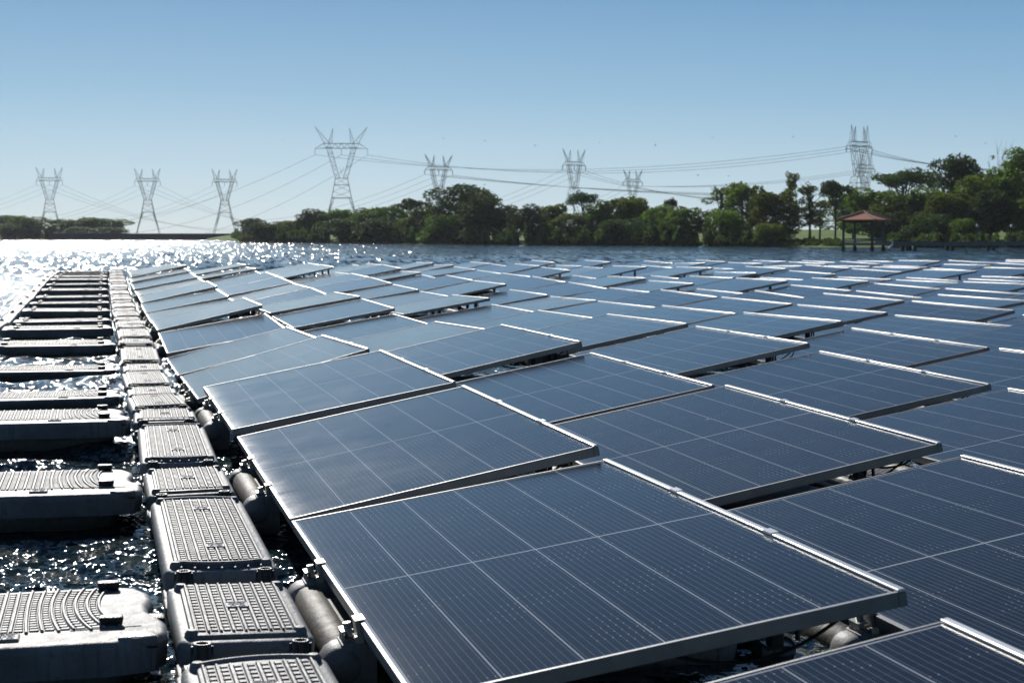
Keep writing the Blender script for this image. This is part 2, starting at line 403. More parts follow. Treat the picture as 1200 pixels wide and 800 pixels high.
def emblem_mesh(s=.055):
    """square maker's plate with a star-roofed glyph in raised strokes"""
    mb = MB().prism([(-s/2, -s/2), (s/2, -s/2), (s/2, s/2), (-s/2, s/2)], 0, .007, 0, .002, 1)
    z, h = .007, .0018
    fr = s*.44
    for a, b in (((-fr, -fr), (fr, -fr)), ((fr, -fr), (fr, fr)), ((fr, fr), (-fr, fr)), ((-fr, fr), (-fr, -fr))): rib(mb, [a, b], s*.05, z, h)
    k = s*.36
    st = [((0, 1), (-.95, .1)), ((0, 1), (.95, .1)), ((0, 1), (0, .3)), ((-.9, .95), (-.5, .65)), ((.9, .95), (.5, .65)), ((-.7, .1), (.7, .1)),
          ((-.7, .1), (-.7, -.9)), ((-.7, -.4), (-.25, -.4)), ((-.25, .1), (-.25, -.9)), ((.2, -.05), (.2, -.9)), ((.2, -.9), (.85, -.9)), ((.2, -.35), (.8, -.35)), ((.8, -.05), (.8, -.6)), ((.2, -.62), (.7, -.62))]
    for a, b in st: rib(mb, [(a[0]*k, a[1]*k), (b[0]*k, b[1]*k)], s*.055, z, h)
    return mb.mesh('emblem', M['plate'])
EMB = emblem_mesh(.066)
def bolt_mesh():
    mb = MB()
    mb.lathe([(0, -.06), (.03, -.06), (.03, -.01), (.024, -.008), (.021, .012), (.0185, .016), (.0185, .034), (.017, .036), (.013, .036), (.012, .024), (0, .024)], n=14)
    for i in range(6):
        a = i*math.pi/3; mb.bar((.02*math.cos(a), .02*math.sin(a), -.008), (.019*math.cos(a), .019*math.sin(a), .03), .0035, 4)
    mb.prism([(-.04, -.022), (.04, -.022), (.04, .022), (-.04, .022)], -.06, -.012, 0, .006, 1)
    return mb.mesh('bolt', M['black_plastic'], 40)
BOLT = bolt_mesh()

HB = .25                                                # float depth
def walkway_proto(length, name, wd=.345, long=False, mat='grey_plastic'):
    t = empty(name)
    hw, hl = wd/2, length/2
    c = .035
    out = [(-hw+c, -hl), (hw-c, -hl), (hw, -hl+c*1.3), (hw, hl-c*1.3), (hw-c, hl), (-hw+c, hl), (-hw, hl-c*1.3), (-hw, -hl+c*1.3)]
    mb = MB().prism(out, -.10, -.012, -.004, .022, 4)
    mb.prism([(x*.86, y*.94) for x, y in out], -HB, -.08, .03, .02, 3)
    # raised deck plate with chamfered rim
    iw = hw - .035
    if long:
        def arc(x, s): return s*(hl - .085 + .035*(1 - (x/iw)**2))
        n = 14; xs = [-iw + 2*iw*i/n for i in range(n+1)]
        out2 = [(x, arc(x, -1)) for x in xs] + [(x, arc(x, 1)) for x in xs[::-1]]
        mb.prism(out2, -.03, 0, 0, .007, 2, only_top=True)
        for s in (-1, 1):                               # scalloped lip at each end
            for i in range(n):
                rib(mb, [(xs[i], arc(xs[i], s)-s*.004), (xs[i+1], arc(xs[i+1], s)-s*.004)], .014, 0, .008)
            for i in range(1, n, 2): mb.bar((xs[i], arc(xs[i], s)+s*.004, -.008), (xs[i], arc(xs[i], s)+s*.03, -.008), .008, 6, .004)
    else:
        mb.prism([(-iw, -hl+.05), (iw, -hl+.05), (iw, hl-.05), (-iw, hl-.05)], -.03, 0, 0, .008, 2, only_top=True)
    for sx in (-1, 1):                                  # corner bosses and connecting lugs at water level
        for sy in (-1, 1):
            mb.lathe([(0, .012), (.012, .011), (.018, .004), (.02, -.01)], (sx*(iw-.004), sy*(hl-.075), -.004), 10)
            mb.prism([(sx*.13-.045, sy*(hl+.03)-.075), (sx*.13+.045, sy*(hl+.03)-.075), (sx*.13+.045, sy*(hl+.03)+.06), (sx*.13-.045, sy*(hl+.03)+.06)], -.10, -.065, 0, .008, 2)
    obj('body', mb.mesh('float_body', M[mat], 35), t)
    # tread pattern
    tr = MB(); y0, y1 = (-hl+.10, hl-.10) if long else (-hl+.068, hl-.068)
    nc = 8; gx = 2*(iw-.014)/nc; nr = int((y1-y0)/.0355); gy = (y1-y0)/nr
    holes = [(0, -hl*.52), (0, hl*.55)] if long else [(0, 0)]
    for i in range(nc):
        xa = -iw+.014 + i*gx
        for j in range(nr):
            ya = y0 + j*gy
            if any(abs(xa+gx/2-hx) < gx*.9 and abs(ya+gy/2-hy) < .036 for hx, hy in holes): continue
            slat(tr, xa+.006, xa+gx-.006, ya+.0085, ya+gy-.004, 0, .0042, .0025)
    for i in range(nc+1):
        xa = -iw+.014 + i*gx
        if abs(xa) < .03:
            ys = [y0]
            for hx, hy in holes: ys += [hy-.036, hy+.036]
            ys.append(y1)
            for a, b in zip(ys[::2], ys[1::2]): rib(tr, [(xa, a), (xa, b)], .008, 0)
        else: rib(tr, [(xa, y0), (xa, y1)], .009, 0)
    obj('tread', tr.mesh('tread', M[mat], None), t)
    for hx, hy in holes: obj('emblem', EMB, t, (hx, hy, -.001))
    for sx in (-1, 1): obj('bolt', BOLT, t, (sx*.118, -hl-.075, -.035), (0, 0, 0), (1.2, 1.2, 1.2))
    return t
short0 = walkway_proto(.72, 'walkway_float')
long0 = walkway_proto(1.41, 'walkway_float', long=True)

def lateral_proto():
    t = empty('cross_float'); L_, hw = 1.2, .36        # x from -L_ to 0
    pts = [(-L_, -hw+.05), (-L_+.05, -hw), (-.14, -hw), (-.035, -hw+.03), (-.004, -hw+.10), (-.004, -.14), (-.022, -.07), (-.045, .0), (-.045, .08), (-.03, .16), (-.035, hw-.12), (-.07, hw-.03), (-.13, hw), (-L_+.05, hw), (-L_, hw-.05)]
    mb = MB().prism(pts, -.085, 0, .008, .022, 4, only_top=True)
    ins = [(-L_/2 + (x+L_/2)*.86, y*.70) for x, y in pts]; mb.prism(ins, -HB, -.06, .03, .02, 3)
    for x in (-.08, -L_+.12):                           # shoulders round the grips
        mb.prism([(x-.05, -hw+.02), (x+.05, -hw+.02), (x+.04, -hw+.1), (x-.04, -hw+.1)], -.02, .006, 0, .008, 2)
    obj('body', mb.mesh('cross_float_body', M['grey_plastic'], 40), t)
    tr = MB(); ncol = 29; xs0, xs1 = -L_+.1, -.165; gx = (xs1-xs0)/ncol; y0, y1 = -hw+.165, hw-.045; nr = 17; gy = (y1-y0)/nr; ym = (y0+y1)/2 + .05
    def warp(x, y):
        k = max(0, (x - (xs0 + .76*(xs1-xs0)))/(.24*(xs1-xs0)))
        return x - .012*k + .04*k*((y-ym)/(y1-y0)*2)**2
    for i in range(ncol+1):
        x = xs0 + i*gx; e = .012 if i % 2 else .0
        rib(tr, [(warp(x, y0-e + (y1-y0+2*e)*j/14), y0-e + (y1-y0+2*e)*j/14) for j in range(15)], .010, 0, .0065)
    for i in range(ncol):
        for j in range(nr):
            y = y0 + j*gy; a, b = warp(xs0+i*gx, y+gy/2)+.0065, warp(xs0+(i+1)*gx, y+gy/2)-.0065
            slat(tr, a, b, y+.006, y+gy-.003, 0, .0038)
    rib(tr, [(xs1-.08, y0-.005), (-.07, y0+.012)], .006, -.001, .003)
    obj('tread', tr.mesh('cross_tread', M['grey_plastic'], None), t)
    for x, y in ((-.15, hw-.055), (-.145, -hw+.2), (-L_+.16, hw-.05), (-L_+.16, -hw+.2)):
        k = MB().prism([(-.032, -.02), (.032, -.02), (.032, .02), (-.032, .02)], -.004, .026, -.006, .007, 2)
        obj('grip', k.mesh('grip', M['black_plastic'], 40), t, (x, y, 0))
    k = MB().prism([(-.035, -.03), (.045, -.03), (.045, .03), (-.035, .03)], -.1, -.015, 0, .008, 2)
    obj('connector', k.mesh('connector', M['black_plastic'], 40), t, (-.05, .01, 0))
    k = MB().prism([(-.05, -.02), (.05, -.02), (.038, .018), (-.038, .018)], -.03, .004, 0, .006, 2)
    obj('grip', k.mesh('grip_low', M['black_plastic'], 40), t, (-.082, -hw+.045, .004))
    obj('emblem', EMB, t, (-.40, -hw+.105, -.001), (0, 0, 0), (1.05, 1.05, 1))
    return t
lat0 = lateral_proto()

def boom_proto():
    t = empty('edge_float'); L_ = 2.38
    mb = MB().prism([(-.085, -L_/2+.04), (-.05, -L_/2), (.05, -L_/2), (.085, -L_/2+.04), (.085, L_/2-.04), (.05, L_/2), (-.05, L_/2), (-.085, L_/2-.04)], -HB, 0, .02, .035, 4)
    obj('body', mb.mesh('edge_float_body', M['blue_plastic'], 40), t)
    tr = MB()
    for j in range(60): slat(tr, -.05, .05, -L_/2+.07+j*.0375, -L_/2+.095+j*.0375, 0, .006)
    obj('tread', tr.mesh('edge_tread', M['blue_plastic']), t)
    for s in (-1, 1): obj('bolt', BOLT, t, (0, s*(L_/2-.03), 0))
    return t
boom0 = boom_proto()

# ------------------------------------------------------------------ panel table (height, pitch, tilt and drift of each moored unit)
FIT = {(0,0):(0.041,-0.001,-0.032,0.020,0.085),(0,1):(0.049,0.008,0.009,0.026,-0.012),(0,2):(0.071,0.003,-0.001,0.016,-0.038),(0,3):(-0.067,-0.020,0.081,-0.010,-0.043),(0,4):(-0.108,-0.013,0.054,-0.018,0.028),(0,5):(-0.019,0.024,-0.016,-0.003,-0.017),(0,6):(-0.008,-0.003,0.041,-0.006,-0.011),(0,7):(-0.045,0.000,-0.021,0.001,-0.009),(0,8):(-0.023,0.009,0.002,-0.004,-0.006),(0,9):(0.010,0.007,0.025,0.006,-0.000),(0,10):(0.011,0.000,0.000,-0.006,0.000),(0,11):(0.067,0.014,0.000,-0.027,0.010),(0,12):(0.100,0.000,-0.007,-0.030,0.007),(0,14):(0.107,0.000,-0.010,0.01,0.004),(1,0):(-0.015,0.000,-0.008,0.001,-0.002),(1,1):(0.019,0.011,0.004,0.015,-0.006),(1,2):(0.019,0.007,0.003,0.016,-0.016),(1,3):(0.053,-0.002,0.023,0.008,-0.012),(1,4):(-0.025,-0.021,0.001,-0.037,0.032),(1,5):(-0.047,0.002,-0.015,-0.023,0.014),(1,6):(0.017,0.007,-0.009,0.018,-0.011),(2,1):(-0.023,0.000,-0.014,0.009,-0.010),(2,2):(0.001,0.014,-0.002,0.008,-0.010),(2,3):(0.028,-0.001,0.009,0.013,-0.011),(2,4):(0.017,-0.011,0.007,0.004,-0.002),(2,5):(-0.041,-0.009,-0.007,-0.036,0.032),(2,6):(-0.054,-0.001,-0.025,-0.004,0.004),(2,7):(-0.030,-0.017,-0.017,0.007,-0.003),(3,2):(-0.009,0.000,-0.002,-0.006,0.006),(3,3):(0.003,0.008,-0.002,0.009,-0.005),(3,4):(0.016,-0.012,0.006,0.006,-0.008),(3,5):(-0.007,-0.006,-0.003,-0.001,0.001),(3,6):(-0.040,-0.006,-0.013,-0.018,0.013),(3,7):(-0.053,-0.013,-0.029,0.010,-0.006),(4,4):(-0.014,-0.003,-0.006,-0.004,0.003),(4,5):(-0.010,-0.005,-0.005,0.000,0.000),(4,6):(-0.010,-0.001,-0.006,0.005,-0.002)}
X0, Y0, RP, CP, TILT = .5504, 5.7795, 2.483, 1.5401, .187
CX = [.05, -.079, .055, -.057, .037, -.06]
CY = [-.166, -.07, .047, .119, .092]
def drift(y): return .00020*max(0, y-20)**2
ZROW = {-1: 0, 8: -.02, 9: -.005, 10: .01, 11: .03, 12: .055, 13: .07, 14: .075, 15: .08}
def panel_pose(c, r):
    rr = random.Random(c*101 + r*7 + 5)
    if (c, r) in FIT: z, s, dt, dx, dy = FIT[(c, r)]
    else:
        z = ZROW.get(r, -.01) + .035*math.sin(r*1.9 + c*.55) * (1 if r > -1 else 0); s = rr.gauss(0, .010); dt = rr.gauss(-.005, .018); dx = rr.gauss(0, .006); dy = rr.gauss(0, .008)
        if r == -1: s = 0; dt = 0; z = .008; dx = -.02; dy = .01
        if c == 0 and r == 13: z = .095
        if c == 0 and r == 15: z = .095
    y = Y0 + r*RP + (CY[c] if c < 5 else .1 + .006*(c-5)) + dy
    x = X0 + c*CP + (CX[c] if c < 6 else CX[4 + c % 2]) + dx + drift(y)
    return x, y, z, s, TILT + dt

def frame_mesh():
    mb = MB(); h, l = .035, .011
    def side(x0, x1, y0, y1): mb.prism([(x0, y0), (x1, y0), (x1, y1), (x0, y1)], -h, 0, 0, .0012, 1)
    side(0, l, -LONG, 0); side(l+.0002, WID-.0192, -l, 0); side(l+.0002, WID-.0192, -LONG, -LONG+l)
    mb.box(WID-.019, WID, -LONG, 0, -h, -.0032)
    mb.box(l, WID-.02, -LONG+l, -LONG+.03, -h, -h+.002)
    mb.box(l, WID-.02, -.03, -l, -h, -h+.002)
    return mb.mesh('frame', M['aluminium'])
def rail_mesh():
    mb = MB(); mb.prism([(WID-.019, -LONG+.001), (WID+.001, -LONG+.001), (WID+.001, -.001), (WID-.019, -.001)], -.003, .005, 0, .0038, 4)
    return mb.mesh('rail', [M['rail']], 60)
def sheet_mesh():
    mb = MB(); mb.box(.011, WID-.0191, -LONG+.011, -.011, -.006, -.0022)
    return mb.mesh('cell_sheet', M['cells'])
def junction_mesh():
    mb = MB()
    for y in (-.7, -1.14, -1.6): mb.box(WID*.5-.04, WID*.5+.04, y-.03, y+.03, -.028, -.0065)
    return mb.mesh('junction_box', M['black_plastic'])
def clamp_mesh():                                        # bracket on the low edge
    mb = MB()
    mb.prism([(-.055, -.035), (-.004, -.035), (-.004, .035), (-.055, .035)], -.052, -.044, 0, .001, 1)
    mb.box(-.012, -.002, -.03, .03, -.05, .002); mb.box(-.012, .014, -.03, .03, .002, .006)
    mb.box(-.05, -.044, -.03, .03, -.05, -.02); mb.box(-.05, -.02, -.03, .03, -.02, -.014)
    mb.bar((-.03, 0, -.04), (-.03, 0, .0), .011, 6); mb.box(-.02, .0, -.045, -.03, -.09, -.03)
    return mb.mesh('clamp', M['clip'])
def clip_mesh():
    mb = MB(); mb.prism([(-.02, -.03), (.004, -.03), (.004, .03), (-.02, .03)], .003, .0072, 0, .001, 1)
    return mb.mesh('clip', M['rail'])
def leg_mesh():
    mb = MB(); mb.prism([(-.018, -.02), (.018, -.02), (.018, .02), (-.018, .02)], -.23, 0, 0, .003, 1)
    mb.box(-.03, .03, -.03, .03, -.235, -.225); return mb.mesh('leg', M['black_plastic'])
def brace_mesh():
    mb = MB(); mb.bar((0, .05, 0), (-.02, -.03, -.19), .007, 6); mb.bar((0, .05, 0), (.01, .12, -.19), .007, 6)
    return mb.mesh('brace', M['black_plastic'])
def pontoon_mesh():
    mb = MB(); 
    mb.prism([(.16, -.42), (.98, -.42), (1.03, -.36), (1.03, .36), (.98, .42), (.16, .42), (.11, .36), (.11, -.36)], -.24, -.055, .03, .03, 3)
    for y in (-.25, -.08, .08, .25): mb.prism([(.2, y-.03), (.95, y-.03), (.95, y+.03), (.2, y+.03)], -.06, -.045, 0, .006, 1)
    return mb.mesh('float', M['grey_plastic'], 40)
def arm_mesh(s=1):
    mb = MB(); n = 14
    pr = [(0, -.36), (.042, -.36), (.05, -.33), (.05, .33), (.042, .36), (0, .36)]
    vs = []; k = len(pr)
    for i in range(n):
        a = 2*math.pi*i/n
        for r_, y in pr: vs.append((r_*math.cos(a), y, r_*math.sin(a)))
    mb.add(vs, [(i*k+j, i*k+j+1, ((i+1) % n)*k+j+1, ((i+1) % n)*k+j) for i in range(n) for j in range(k-1)])
    mb.prism([(.0, -.27), (.09, -.27), (.09, .24), (.0, .24)], -.06, .036, 0, .01, 2)
    return mb.mesh('arm', M['tan_plastic'], 40)
def knuckle_mesh():
    mb = MB(); n = 16; vs = []; pr = [(0, -.066), (.02, -.065), (.042, -.055), (.052, -.035), (.053, .035), (.044, .055), (.02, .066), (0, .068)]; k = len(pr)
    for i in range(n):
        a = 2*math.pi*i/n
        for r_, y in pr: vs.append((r_*math.cos(a), y, r_*math.sin(a)))
    mb.add(vs, [(i*k+j, i*k+j+1, ((i+1) % n)*k+j+1, ((i+1) % n)*k+j) for i in range(n) for j in range(k-1)])
    mb.prism([(-.005, -.05), (.085, -.05), (.085, .05), (-.005, .05)], -.09, .058, 0, .008, 2)
    mb.box(.0, .075, -.03, -.012, .056, .066); mb.box(.0, .075, .012, .03, .056, .066)
    return mb.mesh('knuckle', M['grey_plastic'], 40)
def loop_mesh():
    mb = MB()
    for y0, y1, x, sag in ((-.25, -.95, WID-.09, .09), (-.95, -1.5, WID-.1, .06), (-1.5, -2.2, WID-.08, .1), (-2.24, -2.24, 0, 0)):
        if sag == 0: continue
        pts = [Vector((x + .02*math.sin(i), y0 + (y1-y0)*i/10, -.036 - sag*4*(i/10)*(1-i/10))) for i in range(11)]
        mb.path(pts, [.0045]*11, 5)
    pts = [Vector((WID*.5 + (WID*.5-.1)*i/10, -2.2, -.036 - .07*4*(i/10)*(1-i/10))) for i in range(11)]; mb.path(pts, [.0045]*11, 5)
    return mb.mesh('cable_loop', M['black_plastic'])
PM = dict(loop=loop_mesh(), frame=frame_mesh(), rail=rail_mesh(), sheet=sheet_mesh(), jb=junction_mesh(), clamp=clamp_mesh(), clip=clip_mesh(), leg=leg_mesh(), brace=brace_mesh(),
          pontoon=pontoon_mesh(), arm=arm_mesh(), knuckle=knuckle_mesh())
Z4 = Matrix.Identity(4)
def make_panel(c, r, loc, s, t, detail):
    root = empty('floating_solar_panel', loc)
    rot = Matrix.Rotation(s, 4, 'X') @ Matrix.Rotation(-t, 4, 'Y')
    rot_e = rot.to_euler()
    def at(p): return tuple((rot @ Vector(p)))
    fr = obj('frame', PM['frame'], root, (0, 0, 0), rot_e)
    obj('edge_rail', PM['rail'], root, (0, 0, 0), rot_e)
    obj('cell_sheet', PM['sheet'], root, (0, 0, 0), rot_e)
    yc = -LONG/2
    dz = -.05
    obj('float', PM['pontoon'], root, (0, yc, dz+.0))
    if detail > 0:
        obj('float_arm', PM['arm'], root, (-.035, yc, -.105))
        for sy in (-1, 1): obj('float_knuckle', PM['knuckle'], root, (-.045, yc + sy*.38, -.105), (0, 0, 0 if sy < 0 else 0))
        for sy in (-1, 1): obj('clamp', PM['clamp'], root, at((0, yc+sy*.38, 0)), rot_e)
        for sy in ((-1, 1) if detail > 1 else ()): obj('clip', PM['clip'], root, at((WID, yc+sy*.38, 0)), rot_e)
    if detail > 1:
        o = obj('float_arm', PM['arm'], root, (WID+.02, yc, -.15), (0, 0, math.pi))
        for sy in (-1, 1): obj('float_knuckle', PM['knuckle'], root, (WID+.02, yc + sy*.34, -.16), (0, 0, math.pi), (.75, .75, .75))
        obj('junction_box', PM['jb'], root, (0, 0, 0), rot_e)
        obj('cable_loop', PM['loop'], root, (0, 0, 0), rot_e)
    for sy in ((-1, 1) if detail == 0 else (-1, 0, 1)):
        obj('leg', PM['leg'], root, tuple(Vector(at((WID-.05, yc+sy*.5, -.035)))))
    if detail > 0:
        for sy in (-1, 1): obj('brace', PM['brace'], root, at((WID-.03, yc+sy*.62, -.03)))
    return root

def project(p):
    x, y, z = p[0], p[1], p[2] - EYE
    r_ = x*math.cos(YAW) - y*math.sin(YAW); d = x*math.sin(YAW) + y*math.cos(YAW)
    d2 = d*math.cos(PITCH) - z*math.sin(PITCH); u = d*math.sin(PITCH) + z*math.cos(PITCH)
    if d2 < .1: return None
    return 600 + F*r_/d2, 400 - F*u/d2
def in_view(ps, m=0):
    q = [project(p) for p in ps]; q = [a for a in q if a]
    if not q: return False
    return max(a[0] for a in q) > -m and min(a[0] for a in q) < 1200+m and min(a[1] for a in q) < 800+m

def row_name(r): return 'nearest partly cropped' if r == -1 else ORD[r+1]
LOOK = {(0, 0): 'largest solar panel in view, dusty low edge beside the walkway, in the foreground',
        (0, -1): 'solar panel cropped by the bottom edge of the photo, only its far corner showing',
        (0, 1): 'dark blue solar panel second from the front along the main walkway',
        (0, 2): 'pale blue solar panel standing proud of the grey ones behind, third along the main walkway',
        (0, 3): 'sunken grey solar panel half hidden behind the third panel along the main walkway'}
NROW = 16
for c in range(0, 19):
    for r in range(-1, NROW):
        x, y, z, s, t = panel_pose(c, r)
        cs = [(x, y, z), (x+WID, y, z+.2), (x, y-LONG, z), (x+WID, y-LONG, z+.2)]
        if not in_view(cs, 4): continue
        if r == -1 and c > 0: continue
        det = 2 if r <= 3 else 1 if r <= 8 and c < 9 else 0
        p = make_panel(c, r, (x, y, z), s, t, det)
        lab = LOOK.get((c, r))
        if not lab:
            lab = f"blue-black solar panel in {ORD[c+1]} column from the main walkway, {ORD[r+1]} row from front"
        tag(p, lab, 'solar panel', 'tilted solar panels on the floating array')

# ------------------------------------------------------------------ walkway and cross floats
def zwalk(k):
    zs = [.02, .02, .03, -.07, -.09, -.03, -.01, -.05, -.035, -.02, -.015, .02, .05, .075, .085, .085, .085]
    return zs[max(0, min(k, 16))] - .005
n_w = 0
used = set()
def place(proto, loc, rot, label, cat, group):
    if proto.name in used: o = copy_tree(proto)
    else: o = proto; used.add(proto.name)
    o.location = loc; o.rotation_euler = rot
    tag(o, label, cat, group); return o
rw = random.Random(3)
XW = .348
def wfl(k): return ORD[k+1]
for k in range(-1, 17):
    y = 4.53 + RP*k; z = zwalk(k); dzn = zwalk(k+1) - z
    if k >= 0:
        place(short0, (XW + drift(y) + rw.gauss(0, .004), y, z + rw.gauss(0, .003)), (math.atan2(dzn, RP)*.5, rw.gauss(0, .012), rw.gauss(0, .01)),
              f'short ribbed grey float of the main walkway, {wfl(k)} short one from the front', 'walkway float', 'short floats of the main walkway')
    y += RP/2
    if k < 16:
        z2 = z + dzn/2 if k >= 0 else zwalk(0) - .0
        place(long0, (XW + drift(y) + rw.gauss(0, .004), y, z2 + rw.gauss(0, .003)), (math.atan2(dzn, RP) if k >= 0 else 0, rw.gauss(0, .012), rw.gauss(0, .01)),
              f'long arch-treaded grey float of the main walkway, {ORD[k+2]} long one from the front', 'walkway float', 'long floats of the main walkway')
    if 0 <= k:
        y = 4.56 + RP*k
        place(lat0, (.165 + drift(y), y, z - .008 + rw.gauss(0, .004)), (rw.gauss(0, .01), rw.gauss(0, .008), rw.gauss(0, .008)),
              f'wide grey cross float left of the main walkway, {wfl(k)} from the front', 'cross float', 'cross floats left of the main walkway')
    if k >= 6:
        y = 4.53 + RP*k + RP/2
        if in_view([(-1.1, y+1, z), (-1.1, y-1, z)], 4):
            place(boom0, (-1.16 + drift(y)*.9, y, z - .035), (math.atan2(dzn, RP), 0, 0),
                  f'narrow blue-grey float on the outer left rim, beyond the {wfl(k)} cross float', 'edge float', 'edge floats on the outer left rim')
# walkway between the column pairs, seen through the gaps under raised panels
for pair in (1, 2):
    xg = X0 + 2*pair*CP - .30
    for k in range(0, 6):
        y = 4.53 + RP*k + .12
        if not in_view([(xg, y, 0)], -20): continue
        place(short0, (xg, y, zwalk(k)*.5 - .06), (0, 0, rw.gauss(0, .01)),
              f'grey float glimpsed under raised panels between {ORD[2*pair]} and {ORD[2*pair+1]} columns, {wfl(k)} row', 'walkway float', 'walkway floats between the panel columns')

# ------------------------------------------------------------------ pylons and power lines
def pylon(px, d, H, yaw, label, hs=1., horn_out=1.0, arms=True, ybase=None):
    """H = height from ground to horn tips in metres; local: x across, z up"""
    base = at_px(px, d); zb = ground_z(px, d)
    t = empty('lattice_pylon', (base.x, base.y, zb), -YAW + yaw)
    u = H/114.; r = .085*max(1, d/700)
    def P(x, y, z): return (x*u*hs, y*u*hs, z*u)
    m = MB(); W0 = 20; hw = 59
    # four legs, lattice belt
    def lattice(m, q0, q1, n, rr):
        # q0,q1: lists of 4 corners bottom/top
        prev = q0
        for i in range(1, n+1):
            f = i/n; cur = [tuple(a + (b-a)*f for a, b in zip(p, q)) for p, q in zip(q0, q1)]
            for j in range(4):
                m.bar(prev[j], cur[j], rr*1.25, 4); k = (j+1) % 4
                if i % 2: m.bar(prev[j], cur[k], rr*.7, 4)
                else: m.bar(prev[k], cur[j], rr*.7, 4)
                if i == n or i % 2 == 0: m.bar(cur[j], cur[k], rr*.7, 4)
            prev = cur
    sq = lambda a, z, cx=0, b=None: [P(cx+x*a, y*(b or a), z) for x, y in ((-1, -1), (1, -1), (1, 1), (-1, 1))]
    zl = 38
    for sx, sy in ((-1, -1), (1, -1), (1, 1), (-1, 1)):        # splayed feet
        top = P(sx*10.5, sy*10.5, zl); foot = P(sx*W0, sy*W0, 0)
        m.bar(foot, top, r*1.4, 4)
        for f in (.3, .6):
            a = Vector(foot).lerp(Vector(top), f); m.bar(a, P(sx*10.5*.75, sy*10.5, zl), r*.6, 4); m.bar(a, P(sx*10.5, sy*10.5*.75, zl), r*.6, 4)
    q = sq(10.5, zl)
    for j in range(4): m.bar(q[j], q[(j+1) % 4], r, 4)
    lattice(m, sq(10.5, zl), sq(6.5, hw), 3, r)
    m.build('tower_body', M['steel'], t)
    m = MB()
    for s in (-1, 1):                                          # two arms of the cup
        lattice(m, sq(2.2, hw, s*4.2, 3), sq(2.6, 92, s*13.5, 3), 5, r*.85)
    m.bar(P(-2.5, 0, hw+2), P(2.5, 0, hw+12), r*.6); m.bar(P(2.5, 0, hw+2), P(-2.5, 0, hw+12), r*.6)
    m.build('cup_frame', M['steel'], t)
    m = MB(); A = 28 if arms else 22
    for y in (-3, 3):
        m.bar(P(-19, y, 96), P(19, y, 96), r); m.bar(P(-19, y, 91), P(19, y, 91), r)
        for i in range(12):
            x = -19 + i*38/12; m.bar(P(x, y, 91 if i % 2 else 96), P(x+38/12, y, 96 if i % 2 else 91), r*.6)
        for s in (-1, 1): m.bar(P(s*19, y, 96), P(s*A, 0, 90.5), r*.8); m.bar(P(s*19, y, 91), P(s*A, 0, 90.5), r*.8)
    m.build('crossarm', M['steel'], t)
    for s in (-1, 1):
        for o_, tip in ((1, (28*horn_out, 114)), (0, (8.8, 112.5))):
            m = MB(); tx, tz = tip; b0, b1 = (12, 18) if o_ else (10, 14)
            for y in (-2, 2): m.bar(P(s*b0, y, 96), P(s*tx, 0, tz), r*.8); m.bar(P(s*b1, y, 96), P(s*tx, 0, tz), r*.8)
            for i in range(1, 5):
                f = i/5; m.bar(P(s*(b0+(tx-b0)*f), 0, 96+(tz-96)*f), P(s*(b1+(tx-b1)*(f-.15)), 0, 96+(tz-96)*(f-.15)), r*.6)
            m.build('earth_wire_horn', M['steel'], t)
    for x in (-A, 0, A):
        m = MB(); m.bar(P(x, -1.2, 90.5), P(x, 0, 84), r*.9, 6); m.bar(P(x, 1.2, 90.5), P(x, 0, 84), r*.9, 6)
        m.build('insulator', M['insulator'], t)
    tag(t, label, 'pylon', 'lattice pylons carrying power lines')
    mw = Matrix.Translation(t.location) @ Matrix.Rotation(t.rotation_euler.z, 4, 'Z')
    return lambda x, z: mw @ Vector(P(x, 0, z))
def H_of(ytip, d, px): return z_px(ytip, d) - ground_z(px, d)
T = {}
T[1] = pylon(60, 900, H_of(196.5, 900, 60), .25, 'leftmost small grey lattice pylon behind the left tree clump', .98, .8, False)
T[2] = pylon(174.5, 900, H_of(197.5, 900, 174), .25, 'small grey lattice pylon above the left half of the dam', .98, .8, False)
T[3] = pylon(264.5, 900, H_of(198.5, 900, 264), .25, 'small grey lattice pylon above the right end of the dam', .98, .8, False)
T[4] = pylon(401, 640, H_of(149.5, 640, 401), .1, 'tallest grey lattice pylon, rising over the low trees left of centre')
T[5] = pylon(514.5, 640, H_of(181.5, 640, 514), .6, 'grey lattice pylon behind the tall umbrella tree, its legs hidden by foliage', .86)
T[6] = pylon(672.5, 640, H_of(175, 640, 672), .75, 'grey lattice pylon rising behind the small flat-topped tree at picture centre', .8)
T[7] = pylon(741, 760, H_of(199, 760, 741), .6, 'small grey lattice pylon just right of centre, only its cup above the trees', .8)
T[8] = pylon(1005, 560, H_of(147.5, 560, 1005), .8, 'tall grey lattice pylon above the pavilion, the higher of the close pair', .9, .62)
T[9] = pylon(1012.5, 700, H_of(179.5, 700, 1012), .8, 'lower grey lattice pylon behind the tall one above the pavilion', .88, .62)

